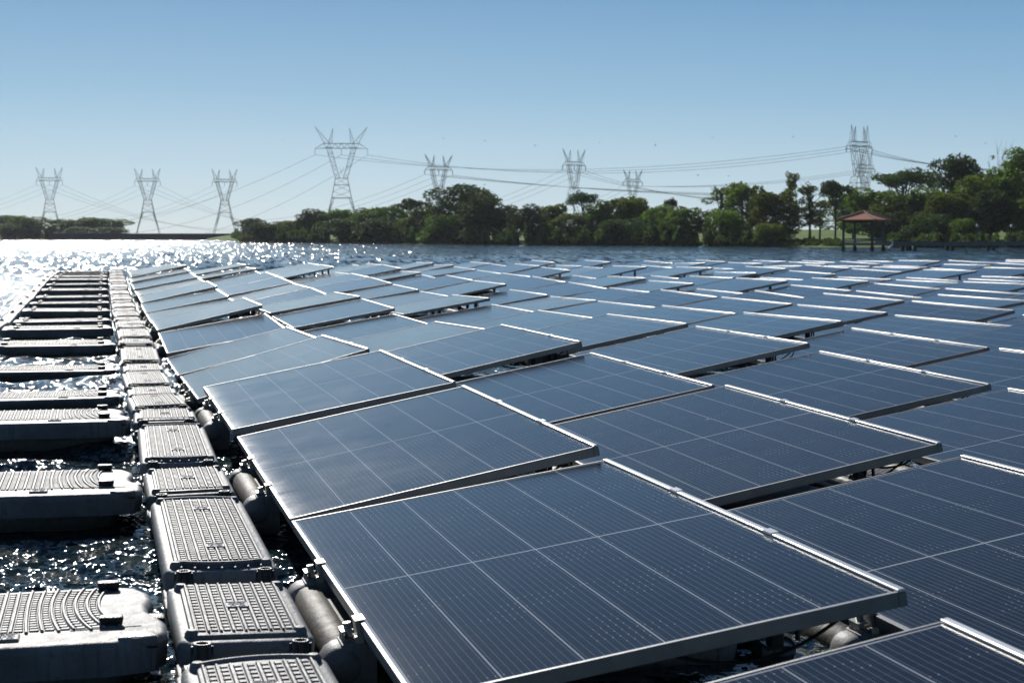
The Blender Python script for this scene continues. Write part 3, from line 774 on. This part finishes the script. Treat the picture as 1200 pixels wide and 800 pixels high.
def cable(a, b, sag, label, r=.05, n=26, group='power lines between the pylons'):
    a, b = Vector(a), Vector(b); m = MB(); prev = None
    for i in range(n+1):
        f = i/n; p = a.lerp(b, f); p.z -= sag*4*f*(1-f)
        if prev is not None: m.bar(prev, p, r, 4, cap=False)
        prev = p
    o = m.build('power_line', M['cable']); tag(o, label, 'power line', group); return o
def PP(px, py, d): v = at_px(px, d); v.z = z_px(py, d); return v
A_ = 28
for i, (x, n_) in enumerate(((-A_, 'outer'), (0, 'middle'), (A_, 'inner'))):
    cable(T[4](x, 84), PP(60, 262 + 4*i, 1000), 9 + 5*i, f'{n_} thin power line falling leftwards from the tallest pylon over the dam', .055)
    cable(T[5](x, 84), PP(300, 258 + 7*i, 900), 4, f'{n_} thin power line falling left from the pylon behind the umbrella tree', .05)
    cable(T[6](x, 84), PP(470, 258 + 6*i, 850), 4, f'{n_} thin power line falling left from the pylon at picture centre', .05)
    cable(T[7](x, 84), PP(600, 262 + 5*i, 850), 3, f'{n_} thin power line falling left from the small pylon right of centre', .045)
    cable(T[4](x, 84), T[8](x, 90), 6.5 + .5*i, f'{n_} long power line sagging from the tallest pylon to the pair above the pavilion', .05)
    cable(T[5](x, 84), PP(900, 228 + i*1.5, 560), 1.5, f'{n_} power line running right from the umbrella tree pylon into the trees', .06)
    cable(T[6](x, 84), PP(930, 234 + i*2, 560), 3.5, f'{n_} power line running right from the centre pylon down behind the trees', .05)
    cable(T[7](x, 84), T[9](x, 88), 2.5, f'{n_} power line sagging from the small pylon to the lower one above the pavilion', .05)
    cable(T[8](x, 88), PP(1230, 200 + i*1.5, 430), 2.0, f'{n_} thick power line leaving the tall pavilion pylon to the right edge', .075)
    cable(T[9](x, 88), PP(1120, 214 + i*2, 520), 1.2, f'{n_} power line leaving the lower pavilion pylon rightwards behind the umbrella crown', .06)
    cable(T[1](22*(i-1), 84), PP(-60, 250 + 6*i, 1000), 2, f'{n_} faint power line falling left from the leftmost pylon', .045)
    cable(T[1](22*(i-1), 84), PP(300, 266 + 2*i, 1400), 9, f'{n_} faint power line falling right from the leftmost pylon', .06)
    cable(T[2](22*(i-1), 84), PP(20, 258 + 4*i, 1200), 5, f'{n_} faint power line falling left from the left dam pylon', .05)
    cable(T[2](22*(i-1), 84), PP(380, 262 + 3*i, 1400), 9, f'{n_} faint power line falling right from the left dam pylon', .06)
    cable(T[3](22*(i-1), 84), PP(110, 256 + 5*i, 1200), 5, f'{n_} faint power line falling left from the right dam pylon', .05)

# ------------------------------------------------------------------ trees
def leaf_crown(blobs, n, size, seed, flat=.0):
    rr = random.Random(seed); vs = []; fs = []
    vol = [b[3]*b[4]*b[5] for b in blobs]; tot = sum(vol)
    for b, vv in zip(blobs, vol):
        cx, cy, cz, rx, ry, rz = b
        for _ in range(int(n*vv/tot)):
            while True:
                d = Vector((rr.uniform(-1, 1), rr.uniform(-1, 1), rr.uniform(-1, 1)))
                if .05 < d.length < 1: break
            d = d.normalized()*(d.length**.45)
            p = Vector((cx + d.x*rx, cy + d.y*ry, cz + d.z*rz))
            k = noise.noise(p*1.1 + Vector((seed, 0, 0)))
            if k < -.12 and rr.random() < .8: continue
            p += d*.35*noise.noise(p*2.3 + Vector((0, seed, 0)))
            a = Vector((rr.gauss(0, 1), rr.gauss(0, 1), rr.gauss(0, .7))).normalized(); c = a.cross(Vector((rr.gauss(0, 1), rr.gauss(0, 1), rr.gauss(0, 1)))).normalized()
            s = size*rr.uniform(.5, 1.25); i = len(vs)
            vs += [p - a*s, p - c*s*.55, p + a*s, p + c*s*.55]; fs.append((i, i+1, i+2, i+3))
    m = MB(); m.add(vs, fs); return m
def trunk_mb(h, r, limbs, seed, lean=0):
    rr = random.Random(seed); m = MB()
    pts = [Vector((lean*f*f*h + .12*math.sin(f*4+seed)*h*.06, .1*math.cos(f*3+seed)*h*.06, h*f - (.4 if f == 0 else 0))) for f in (0, .25, .5, .75, 1)]
    m.path(pts, [r*1.25, r*.95, r*.8, r*.65, r*.5], 8)
    for (x, y, z) in limbs:
        f = rr.uniform(.45, .95); st = pts[0].lerp(pts[-1], f); e = Vector((x, y, z)); mid = st.lerp(e, .5) + Vector((0, 0, -.08*(e-st).length))
        m.path([st, mid, e], [r*.5, r*.34, r*.14], 6)
        for _ in range(2):
            q = e + Vector((rr.gauss(0, .6), rr.gauss(0, .6), rr.uniform(.1, .8))); m.path([mid.lerp(e, .6), q], [r*.22, r*.08], 5)
    return m
def tree_proto(kind, seed):
    """every kind is modelled 10 m tall; returns (crown mesh, trunk mesh, nominal width)"""
    rr = random.Random(seed); dark = kind in ('umbrella', 'broad_dark')
    mat = M['leaf_dark'] if dark or (kind == 'bush' and seed < 10) else M['leaf']
    if kind == 'round':
        bl = [(0, 0, 5.0, 2.9, 2.9, 3.9)]
        for i in range(16):
            a = rr.uniform(0, 6.28); z = rr.uniform(1.4, 8.7); q = 3.1*math.sqrt(max(.12, 1-((z-4.8)/5.0)**2)); s = rr.uniform(.9, 1.7)
            bl.append((q*math.cos(a), q*math.sin(a), z, s, s, s*.8))
        limbs = [b[:3] for b in bl[1:7]]; cm = leaf_crown(bl, 11000, .25, seed); tm = trunk_mb(6, .26, limbs, seed); wd = 7.2
    elif kind == 'broad_dark':
        bl = [(0, 0, 5, 3.6, 3.6, 2.8)]
        for i in range(24):
            a = rr.uniform(0, 6.28); q = rr.uniform(0, 4.4); z = 9.0 - q*.42 + rr.uniform(-.9, .3) - rr.choice((0, 0, 2.2, 4, 5.5)); s = rr.uniform(1.1, 1.9)
            bl.append((q*math.cos(a), q*math.sin(a), max(1.2, z), s*1.2, s*1.2, s*.75))
        limbs = [b[:3] for b in bl[1:8]]; cm = leaf_crown(bl, 12000, .24, seed); tm = trunk_mb(6, .33, limbs, seed); wd = 10.4
    elif kind == 'umbrella':
        bl = []
        for i in range(17):
            a = rr.uniform(0, 6.28); q = rr.uniform(.3, 4.2); z = 9.2 - q*.30 + rr.uniform(-.8, .3); s = rr.uniform(.8, 1.4)
            bl.append((q*math.cos(a), q*math.sin(a), z, s*1.25, s*1.25, s*.5))
        limbs = [b[:3] for b in bl]; cm = leaf_crown(bl, 6500, .18, seed); tm = trunk_mb(7, .22, limbs, seed); wd = 9.8
    elif kind == 'airy':
        bl = []
        for i in range(20):
            a = rr.uniform(0, 6.28); q = rr.uniform(.2, 2.0); z = rr.uniform(3.0, 9.6); s = rr.uniform(.5, 1.0)
            bl.append((q*math.cos(a), q*math.sin(a), z, s, s, s*.7))
        limbs = [b[:3] for b in bl[:14]]; cm = leaf_crown(bl, 3600, .17, seed); tm = trunk_mb(8.5, .15, limbs, seed); wd = 4.8
    elif kind == 'bush':
        bl = [(rr.uniform(-3.4, 3.4), rr.uniform(-3, 3), rr.uniform(1.0, 7.8), 2.4, 2.4, 2.2) for _ in range(14)] + [(0, 0, 3.2, 4.4, 4.4, 4.2)]
        limbs = [b[:3] for b in bl[:6]]; cm = leaf_crown(bl, 8500, .32, seed); tm = trunk_mb(4, .3, limbs, seed); wd = 10.4
    else:  # bare
        bl = [(rr.uniform(-1.6, 1.6), rr.uniform(-1, 1), rr.uniform(8, 9.6), .35, .35, .2) for _ in range(7)]
        limbs = [(rr.uniform(-2.4, 2.4), rr.uniform(-1, 1), rr.uniform(7.5, 9.9)) for _ in range(11)]
        cm = leaf_crown(bl, 130, .12, seed); tm = trunk_mb(7.5, .13, limbs, seed); wd = 4.5
    return cm.mesh('crown', mat), tm.mesh('trunk', M['bark'], 50), wd
PR = {k: [tree_proto(k, 11*i + len(k)) for i in range(n_)] for k, n_ in (('round', 4), ('broad_dark', 3), ('umbrella', 2), ('airy', 3), ('bush', 2), ('bare', 1))}
ti = 0
def tree(px, top, wpx, kind, ddist, label, mdl=None, group='trees along the far shore'):
    global ti
    d = shore_d(px) + ddist; b = at_px(px, d); zb = ground_z(px, d)
    h = z_px(top, d) - zb; vs_ = PR[kind]; cm, tm, wd = vs_[(ti if mdl is None else mdl) % len(vs_)]; ti += 1
    sx = (wpx*1.3*d/F)/wd; sz = h/10*(1.0 if kind in ('umbrella', 'bare') else 1.07)
    t = empty({'bush': 'shrub', 'umbrella': 'umbrella_tree'}.get(kind, 'leafy_tree'), (b.x, b.y, zb), ti*1.7)
    t.scale = (sx, sx, sz)
    obj('crown', cm, t); obj('trunk', tm, t)
    tag(t, label, 'shrub' if kind == 'bush' else 'tree', group); return t
TREES = [  # px, top y, width px, kind, metres behind the shore, label
 (8, 251, 46, 'round', 14, 'leftmost round green tree on the far left shore, cut by the frame edge'),
 (40, 254, 40, 'bush', 6, 'low green shrubs left of the leftmost pylon, beside the frame edge'),
 (66, 256, 26, 'umbrella', 14, 'small flat-topped tree breaking the outline of the left tree clump'),
 (92, 257, 40, 'round', 8, 'rounded green tree in the middle of the left tree clump'),
 (122, 255, 46, 'round', 12, 'rounded bright green tree at the right end of the left tree clump'),
 (25, 262, 44, 'bush', 3, 'low dark shrub at the waterline under the leftmost tree'),
 (108, 266, 60, 'bush', 3, 'low shrub at the waterline near the dam end of the left clump'),
 (298, 257, 34, 'broad_dark', 8, 'low dark tree just right of the dam'),
 (318, 260, 40, 'bush', 5, 'low green shrub right of the dam beneath the first dark tree'),
 (293, 275, 20, 'bush', -1, 'tiny round shrub at the waterline beside the dam end'),
 (338, 259, 44, 'round', 12, 'pale green tree between the dam end and the dark broad crowns'),
 (366, 248, 50, 'broad_dark', 12, 'dark broad crown just left of the tallest pylon'),
 (398, 246, 50, 'round', 18, 'bright green crown directly under the tallest pylon'),
 (401, 258, 52, 'broad_dark', 5, 'dark brownish tree at the waterline under the tallest pylon'),
 (432, 244, 40, 'round', 14, 'mid green crown right of the tallest pylon'),
 (458, 240, 44, 'round', 16, 'green crown two trees right of the tallest pylon'),
 (450, 256, 50, 'bush', 4, 'dense shrub at the waterline right of the tallest pylon'),
 (486, 231, 38, 'umbrella', 18, 'dark small flat-topped tree left of the big umbrella tree'),
 (500, 246, 46, 'round', 9, 'light green tree in front of the small flat-topped tree'),
 (540, 220, 82, 'broad_dark', 14, 'big dark umbrella tree, tallest crown left of picture centre'),
 (566, 233, 60, 'broad_dark', 8, 'dark brown crown leaning against the big umbrella tree'),
 (520, 252, 46, 'bush', 4, 'green shrub at the waterline under the big umbrella tree'),
 (596, 243, 42, 'broad_dark', 12, 'dark tree right of the big umbrella tree'),
 (622, 243, 42, 'broad_dark', 6, 'rounded dark tree left of the pale green one near centre'),
 (645, 239, 30, 'round', 16, 'slim pale green tree left of the centre pylon'),
 (668, 250, 46, 'round', 7, 'light green tree in front of the centre pylon'),
 (684, 221, 32, 'umbrella', 14, 'small flat-topped tree on a thin trunk in front of the centre pylon'),
 (700, 243, 36, 'round', 10, 'green tree just right of the small flat-topped tree'),
 (722, 231, 46, 'round', 12, 'dark leafy crown below the small pylon right of centre'),
 (745, 233, 36, 'round', 16, 'leafy crown just right of the small pylon right of centre'),
 (735, 256, 46, 'bush', 4, 'shrub at the waterline below the small pylon right of centre'),
 (772, 240, 44, 'round', 10, 'light green tree left of the mushroom-shaped one'),
 (785, 229, 15, 'umbrella', 18, 'tiny mushroom-shaped tree poking above the crowns right of centre'),
 (800, 243, 44, 'round', 7, 'rounded green tree below the mushroom-shaped one'),
 (826, 248, 34, 'airy', 10, 'thin ragged tree in the gap right of the mushroom-shaped one'),
 (845, 221, 42, 'airy', 16, 'loose see-through tree before the dense dark round one'),
 (869, 214, 40, 'round', 14, 'dense dark round-headed tree right of the see-through one'),
 (852, 246, 46, 'bush', 6, 'shrubby green growth under the dense round-headed tree'),
 (908, 226, 56, 'round', 10, 'wide green tree left of the pavilion group'),
 (925, 206, 22, 'airy', 14, 'slender tree with a tuft on top rising above the wide green tree'),
 (948, 218, 36, 'airy', 12, 'thin tall airy tree left of the pavilion'),
 (905, 262, 34, 'bush', 3, 'greyish shrub near the water below the wide green tree'),
 (960, 238, 30, 'airy', 18, 'small thin tree showing grass beneath it left of the pavilion'),
 (978, 209, 40, 'umbrella', 15, 'tall open tree with pale trunk just left of the pavilion roof'),
 (1000, 226, 46, 'round', 30, 'green crown directly behind the pavilion roof'),
 (1030, 222, 60, 'round', 24, 'wide green crown behind the right half of the pavilion'),
 (1057, 194, 84, 'umbrella', 34, 'broad flat umbrella crown right of the pylon pair'),
 (1068, 226, 70, 'round', 18, 'dense green crown beneath the broad flat umbrella crown'),
 (1042, 248, 50, 'bush', 12, 'dense green shrubbery right behind the pavilion posts'),
 (1095, 222, 60, 'round', 20, 'dense green crown right of the umbrella crown'),
 (1090, 250, 50, 'bush', 10, 'lower green shrub above the pier, left of the lamps'),
 (1124, 185, 66, 'broad_dark', 26, 'tall ragged dark tree between umbrella crown and bare branches'),
 (1118, 228, 56, 'round', 14, 'green tree under the tall ragged dark one'),
 (1150, 208, 80, 'round', 18, 'large green crown below the bare branches near the right edge'),
 (1168, 169, 22, 'bare', 24, 'nearly leafless tree with bare twigs against the sky near the right edge'),
 (1196, 176, 60, 'round', 20, 'tall green tree at the right frame edge, highest solid crown'),
 (1160, 228, 74, 'broad_dark', 12, 'dark shaded broad tree behind the lamp posts'),
 (1200, 232, 60, 'round', 12, 'dark green tree at the right frame edge below the highest crown'),
 (1215, 200, 70, 'round', 30, 'green tree partly cut off by the right frame edge'),
 (1130, 256, 40, 'bush', 8, 'low shrub behind the left lamp post on the pier'),
]
for a in TREES: tree(*a[:5], a[5])
def undergrowth():
    rr = random.Random(22); vs, fs = [], []
    spans = [(-20, 143, 3.0, 1), (272, 470, 2.6, 1), (470, 800, 2.3, .9), (800, 905, 1.5, .75), (905, 985, .6, .35), (1040, 1225, 1.3, .6)]
    for a, b, hh, dens in spans:
        for _ in range(int((b-a)*90*dens)):
            px = rr.uniform(a, b); dd = rr.uniform(.5, 6) if hh < 2 else rr.uniform(.3, 9)
            if noise.noise(Vector((px*.06, 4.2, 0))) < -.28: continue
            d = shore_d(px) + dd; q = at_px(px, d)
            top = hh*(.55 + .75*noise.noise(Vector((px*.09, 0, 2)))+.35*noise.noise(Vector((px*.35, dd*.3, 2))))*min(1, .45 + dd/6)
            if top < .15: continue
            p = q + Vector((0, 0, ground_z(px, d) + top*rr.random()**.6))
            u = Vector((rr.gauss(0, 1), rr.gauss(0, 1), rr.gauss(0, 1))).normalized(); c = u.cross(Vector((rr.gauss(0, 1), rr.gauss(0, 1), rr.gauss(0, 1)))).normalized()
            s_ = rr.uniform(.12, .3); i = len(vs); vs += [p-u*s_, p-c*s_*.6, p+u*s_, p+c*s_*.6]; fs.append((i, i+1, i+2, i+3))
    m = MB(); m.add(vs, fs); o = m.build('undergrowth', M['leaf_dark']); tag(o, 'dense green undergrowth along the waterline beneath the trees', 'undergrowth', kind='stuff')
undergrowth()

# ------------------------------------------------------------------ pavilion, pier, lamps, birds
def pavilion():
    d = 116; c = at_px(1011, d); t = empty('pavilion', (c.x, c.y, WATER), -YAW + R(12) + math.pi/4*0)
    zb = WATER; ze, za = z_px(257.5, d) - zb, z_px(248, d) - zb; zd = z_px(287, d) - zb
    rr_, rp_ = 1.97, 1.45
    cor = [(rr_, 0), (0, rr_), (-rr_, 0), (0, -rr_)]
    m = MB(); vs = [(x, y, ze) for x, y in cor] + [(0, 0, za)] + [(x, y, ze-.07) for x, y in cor] + [(0, 0, za-.1)]
    m.add(vs, [(0, 1, 4), (1, 2, 4), (2, 3, 4), (3, 0, 4), (0, 5, 6, 1), (1, 6, 7, 2), (2, 7, 8, 3), (3, 8, 5, 0), (5, 9, 6), (6, 9, 7), (7, 9, 8), (8, 9, 5)])
    roof = m.build('roof', M['tiles'], t)
    m = MB()
    for x, y in cor: m.bar((x*.99, y*.99, ze+.03), (0, 0, za+.03), .055, 6)
    m.build('ridge_tiles', simple('pale_ridge_tiles', (.5, .3, .22), (.6, .4, .3), .8, 0, 4), roof)
    for a in range(4):
        x, y = cor[a][0]/rr_*rp_, cor[a][1]/rr_*rp_
        m = MB().bar((x, y, -1.2), (x, y, ze-.02), .085, 8); m.bar((x, y, -1.2), (x, y, zd-.1), .14, 8)
        m.build('post', M['post'], t)
    m = MB(); pts = [(x/rr_*1.55, y/rr_*1.55) for x, y in cor]
    m.prism(pts, zd-.02, zd+.14, 0, .01, 1); m.build('deck', M['pier'], t)
    m = MB(); 
    for a in range(4):
        if a == 0: continue
        p, q = cor[a], cor[(a+1) % 4]; k = rp_/rr_
        for z in (zd+.28, zd+.42): m.bar((p[0]*k, p[1]*k, z), (q[0]*k, q[1]*k, z), .035, 4)
    m.build('railing', M['pier'], t)
    m = MB()
    for a in range(4):
        p, q = cor[a], cor[(a+1) % 4]; k = rp_/rr_; m.bar((p[0]*k, p[1]*k, ze-.12), (q[0]*k, q[1]*k, ze-.12), .07, 4)
    m.build('roof_beam', M['post'], t)
    tag(t, 'open pavilion with red tiled pyramid roof on posts in the water', 'pavilion')
    # pier to the right
    a, b = at_px(1032, d+.4), at_px(1290, d+3); t2 = empty('pier', (a.x, a.y, WATER), math.atan2(b.y-a.y, b.x-a.x)); L_ = (b-a).length
    m = MB().box(0, L_, -.5, .7, zd, zd+.1); m.build('deck', M['pier'], t2)
    MB().box(0, L_, -.56, -.5, zd-.06, zd+.2).build('edge_beam', M['pier'], t2)
    for x in (1.75, 2.3, 5, 8, 11, 14, L_-1):
        m = MB()
        for y in (-.35, .55): m.bar((x, y, -1.2), (x, y, zd), .12, 8)
        m.build('pile', M['post'], t2)
    tag(t2, 'long low blue-grey pier running right from the pavilion to the frame edge', 'pier')
    for px, lab in ((1144, 'left of the two small lamp posts with pale head on the pier'), (1184, 'right of the two small lamp posts with pale head on the pier')):
        dd = d + 1.6; q = at_px(px, dd); l = empty('lamp_post', (q.x, q.y, WATER + zd + .1)); hh = z_px(264, dd) - (WATER + zd + .1)
        MB().bar((0, 0, 0), (0, 0, hh-.12), .035, 8).build('pole', M['post'], l)
        MB().lathe([(0, .16), (.05, .15), (.1, .08), (.1, 0), (.06, -.04), (0, -.05)], (0, 0, hh-.1), 12).build('lamp_head', M['lamp_head'], l, 50)
        tag(l, lab, 'lamp post', 'lamp posts on the pier')
pavilion()

def egret():
    d = 111; q = at_px(1042.5, d); t = empty('white_bird', (q.x, q.y, WATER), .5)
    bm = bmesh.new(); bmesh.ops.create_icosphere(bm, subdivisions=3, radius=1)
    for v in bm.verts:
        x, y, z = v.co; taper = 1 - .45*max(0, -x)
        v.co = Vector((x*.30, y*.11*taper, z*.12*taper + .36 + x*.14))
        if x > .8: v.co += Vector((.06, 0, .12))*((x-.8)/.2)
    m = MB().from_bm(bm); bm.free()
    m.path([Vector((.26, 0, .5)), Vector((.34, 0, .6)), Vector((.29, 0, .7)), Vector((.34, 0, .78)), Vector((.41, 0, .78))], [.05, .035, .03, .04, .015], 8)
    m.path([Vector((.41, 0, .78)), Vector((.52, 0, .76))], [.013, .003], 6)
    m.build('body', M['white_feather'], t, 60)
    for s in (-1, 1): MB().bar((.02, s*.04, -.15), (0, s*.04, .3), .01, 6).build('leg', M['bird_dark'], t)
    t.scale = (.8, .8, .8)
    tag(t, 'small white bird at the waterline in front of the pier, right of the pavilion', 'bird')
egret()
def bird_mesh(f):
    m = MB(); bm = bmesh.new(); bmesh.ops.create_icosphere(bm, subdivisions=2, radius=1)
    for v in bm.verts: v.co = Vector((v.co.x*.14*(1 - .3*abs(v.co.y)), v.co.y*.42, v.co.z*.1))
    m.from_bm(bm); bm.free()
    for s in (-1, 1):
        a = [(s*.06, .18, .04), (s*.5, .16, .04+f*.34), (s*1.0, -.06, .04+f*.2), (s*.45, -.12, .03+f*.3), (s*.06, -.14, .02)]
        n = len(a); vs = a + [(x, y, z-.02) for x, y, z in a]
        m.add(vs, [tuple(range(n)), tuple(range(2*n-1, n-1, -1))] + [(i, i+n, (i+1) % n + n, (i+1) % n) for i in range(n)])
    m.add([(-.05, -.35, 0), (.05, -.35, 0), (.1, -.6, .0), (-.1, -.6, .0), (0, -.45, .03)], [(0, 1, 2, 3), (0, 4, 1), (1, 4, 2), (2, 4, 3), (3, 4, 0)])
    return m.mesh('bird', M['bird_dark'])
BM = [bird_mesh(f) for f in (.9, -.6, .3)]
BIRDS = [(333, 166, 'alone, left of the tallest pylon'), (520, 163, 'above the umbrella tree pylon'), (568, 166, 'just right of and above the umbrella tree pylon'), (568, 217, 'low, just above the umbrella tree crown'), (627, 171, 'left of the centre pylon tips'),
         (702, 168, 'right above the centre pylon tips'), (767, 171, 'above the small pylon right of centre'), (834, 162, 'high, midway between centre and pavilion pylons'), (817, 206, 'low, left of the see-through tree top'), (853, 207, 'low, above the dense round-headed tree'),
         (927, 161, 'above the slender tufted tree'), (1117, 161, 'above the ragged dark tree'), (1152, 169, 'beside the bare twigs near the right edge')]
for i, (px, py, lab) in enumerate(BIRDS):
    d = 150 + 11*(i*5 % 7); q = at_px(px, d); o = bpy.data.objects.new('flying_bird', BM[i % 3]); COL.objects.link(o)
    o.location = (q.x, q.y, z_px(py, d)); o.rotation_euler = (.2*math.sin(i), .3*math.cos(i*2), i*1.3); k = .2*d/150; o.scale = (k, k, k)
    tag(o, 'tiny dark flying bird ' + lab, 'bird', 'birds flying in the sky')

# ------------------------------------------------------------------ air
def haze():
    b = MB().box(-1500, 1500, -60, 1500, -4, 75); m = bpy.data.materials.new('haze'); m.use_nodes = True; t = m.node_tree
    for n in list(t.nodes):
        if n.type == 'BSDF_PRINCIPLED': t.nodes.remove(n)
    v = t.nodes.new('ShaderNodeVolumePrincipled'); v.inputs['Color'].default_value = (.82, .9, 1, 1); v.inputs['Density'].default_value = .00013
    v.inputs['Anisotropy'].default_value = .35
    t.links.new(v.outputs[0], [n for n in t.nodes if n.type == 'OUTPUT_MATERIAL'][0].inputs['Volume'])
    o = b.build('haze', m); tag(o, 'thin pale air haze over the lake', 'haze', kind='stuff')
haze()
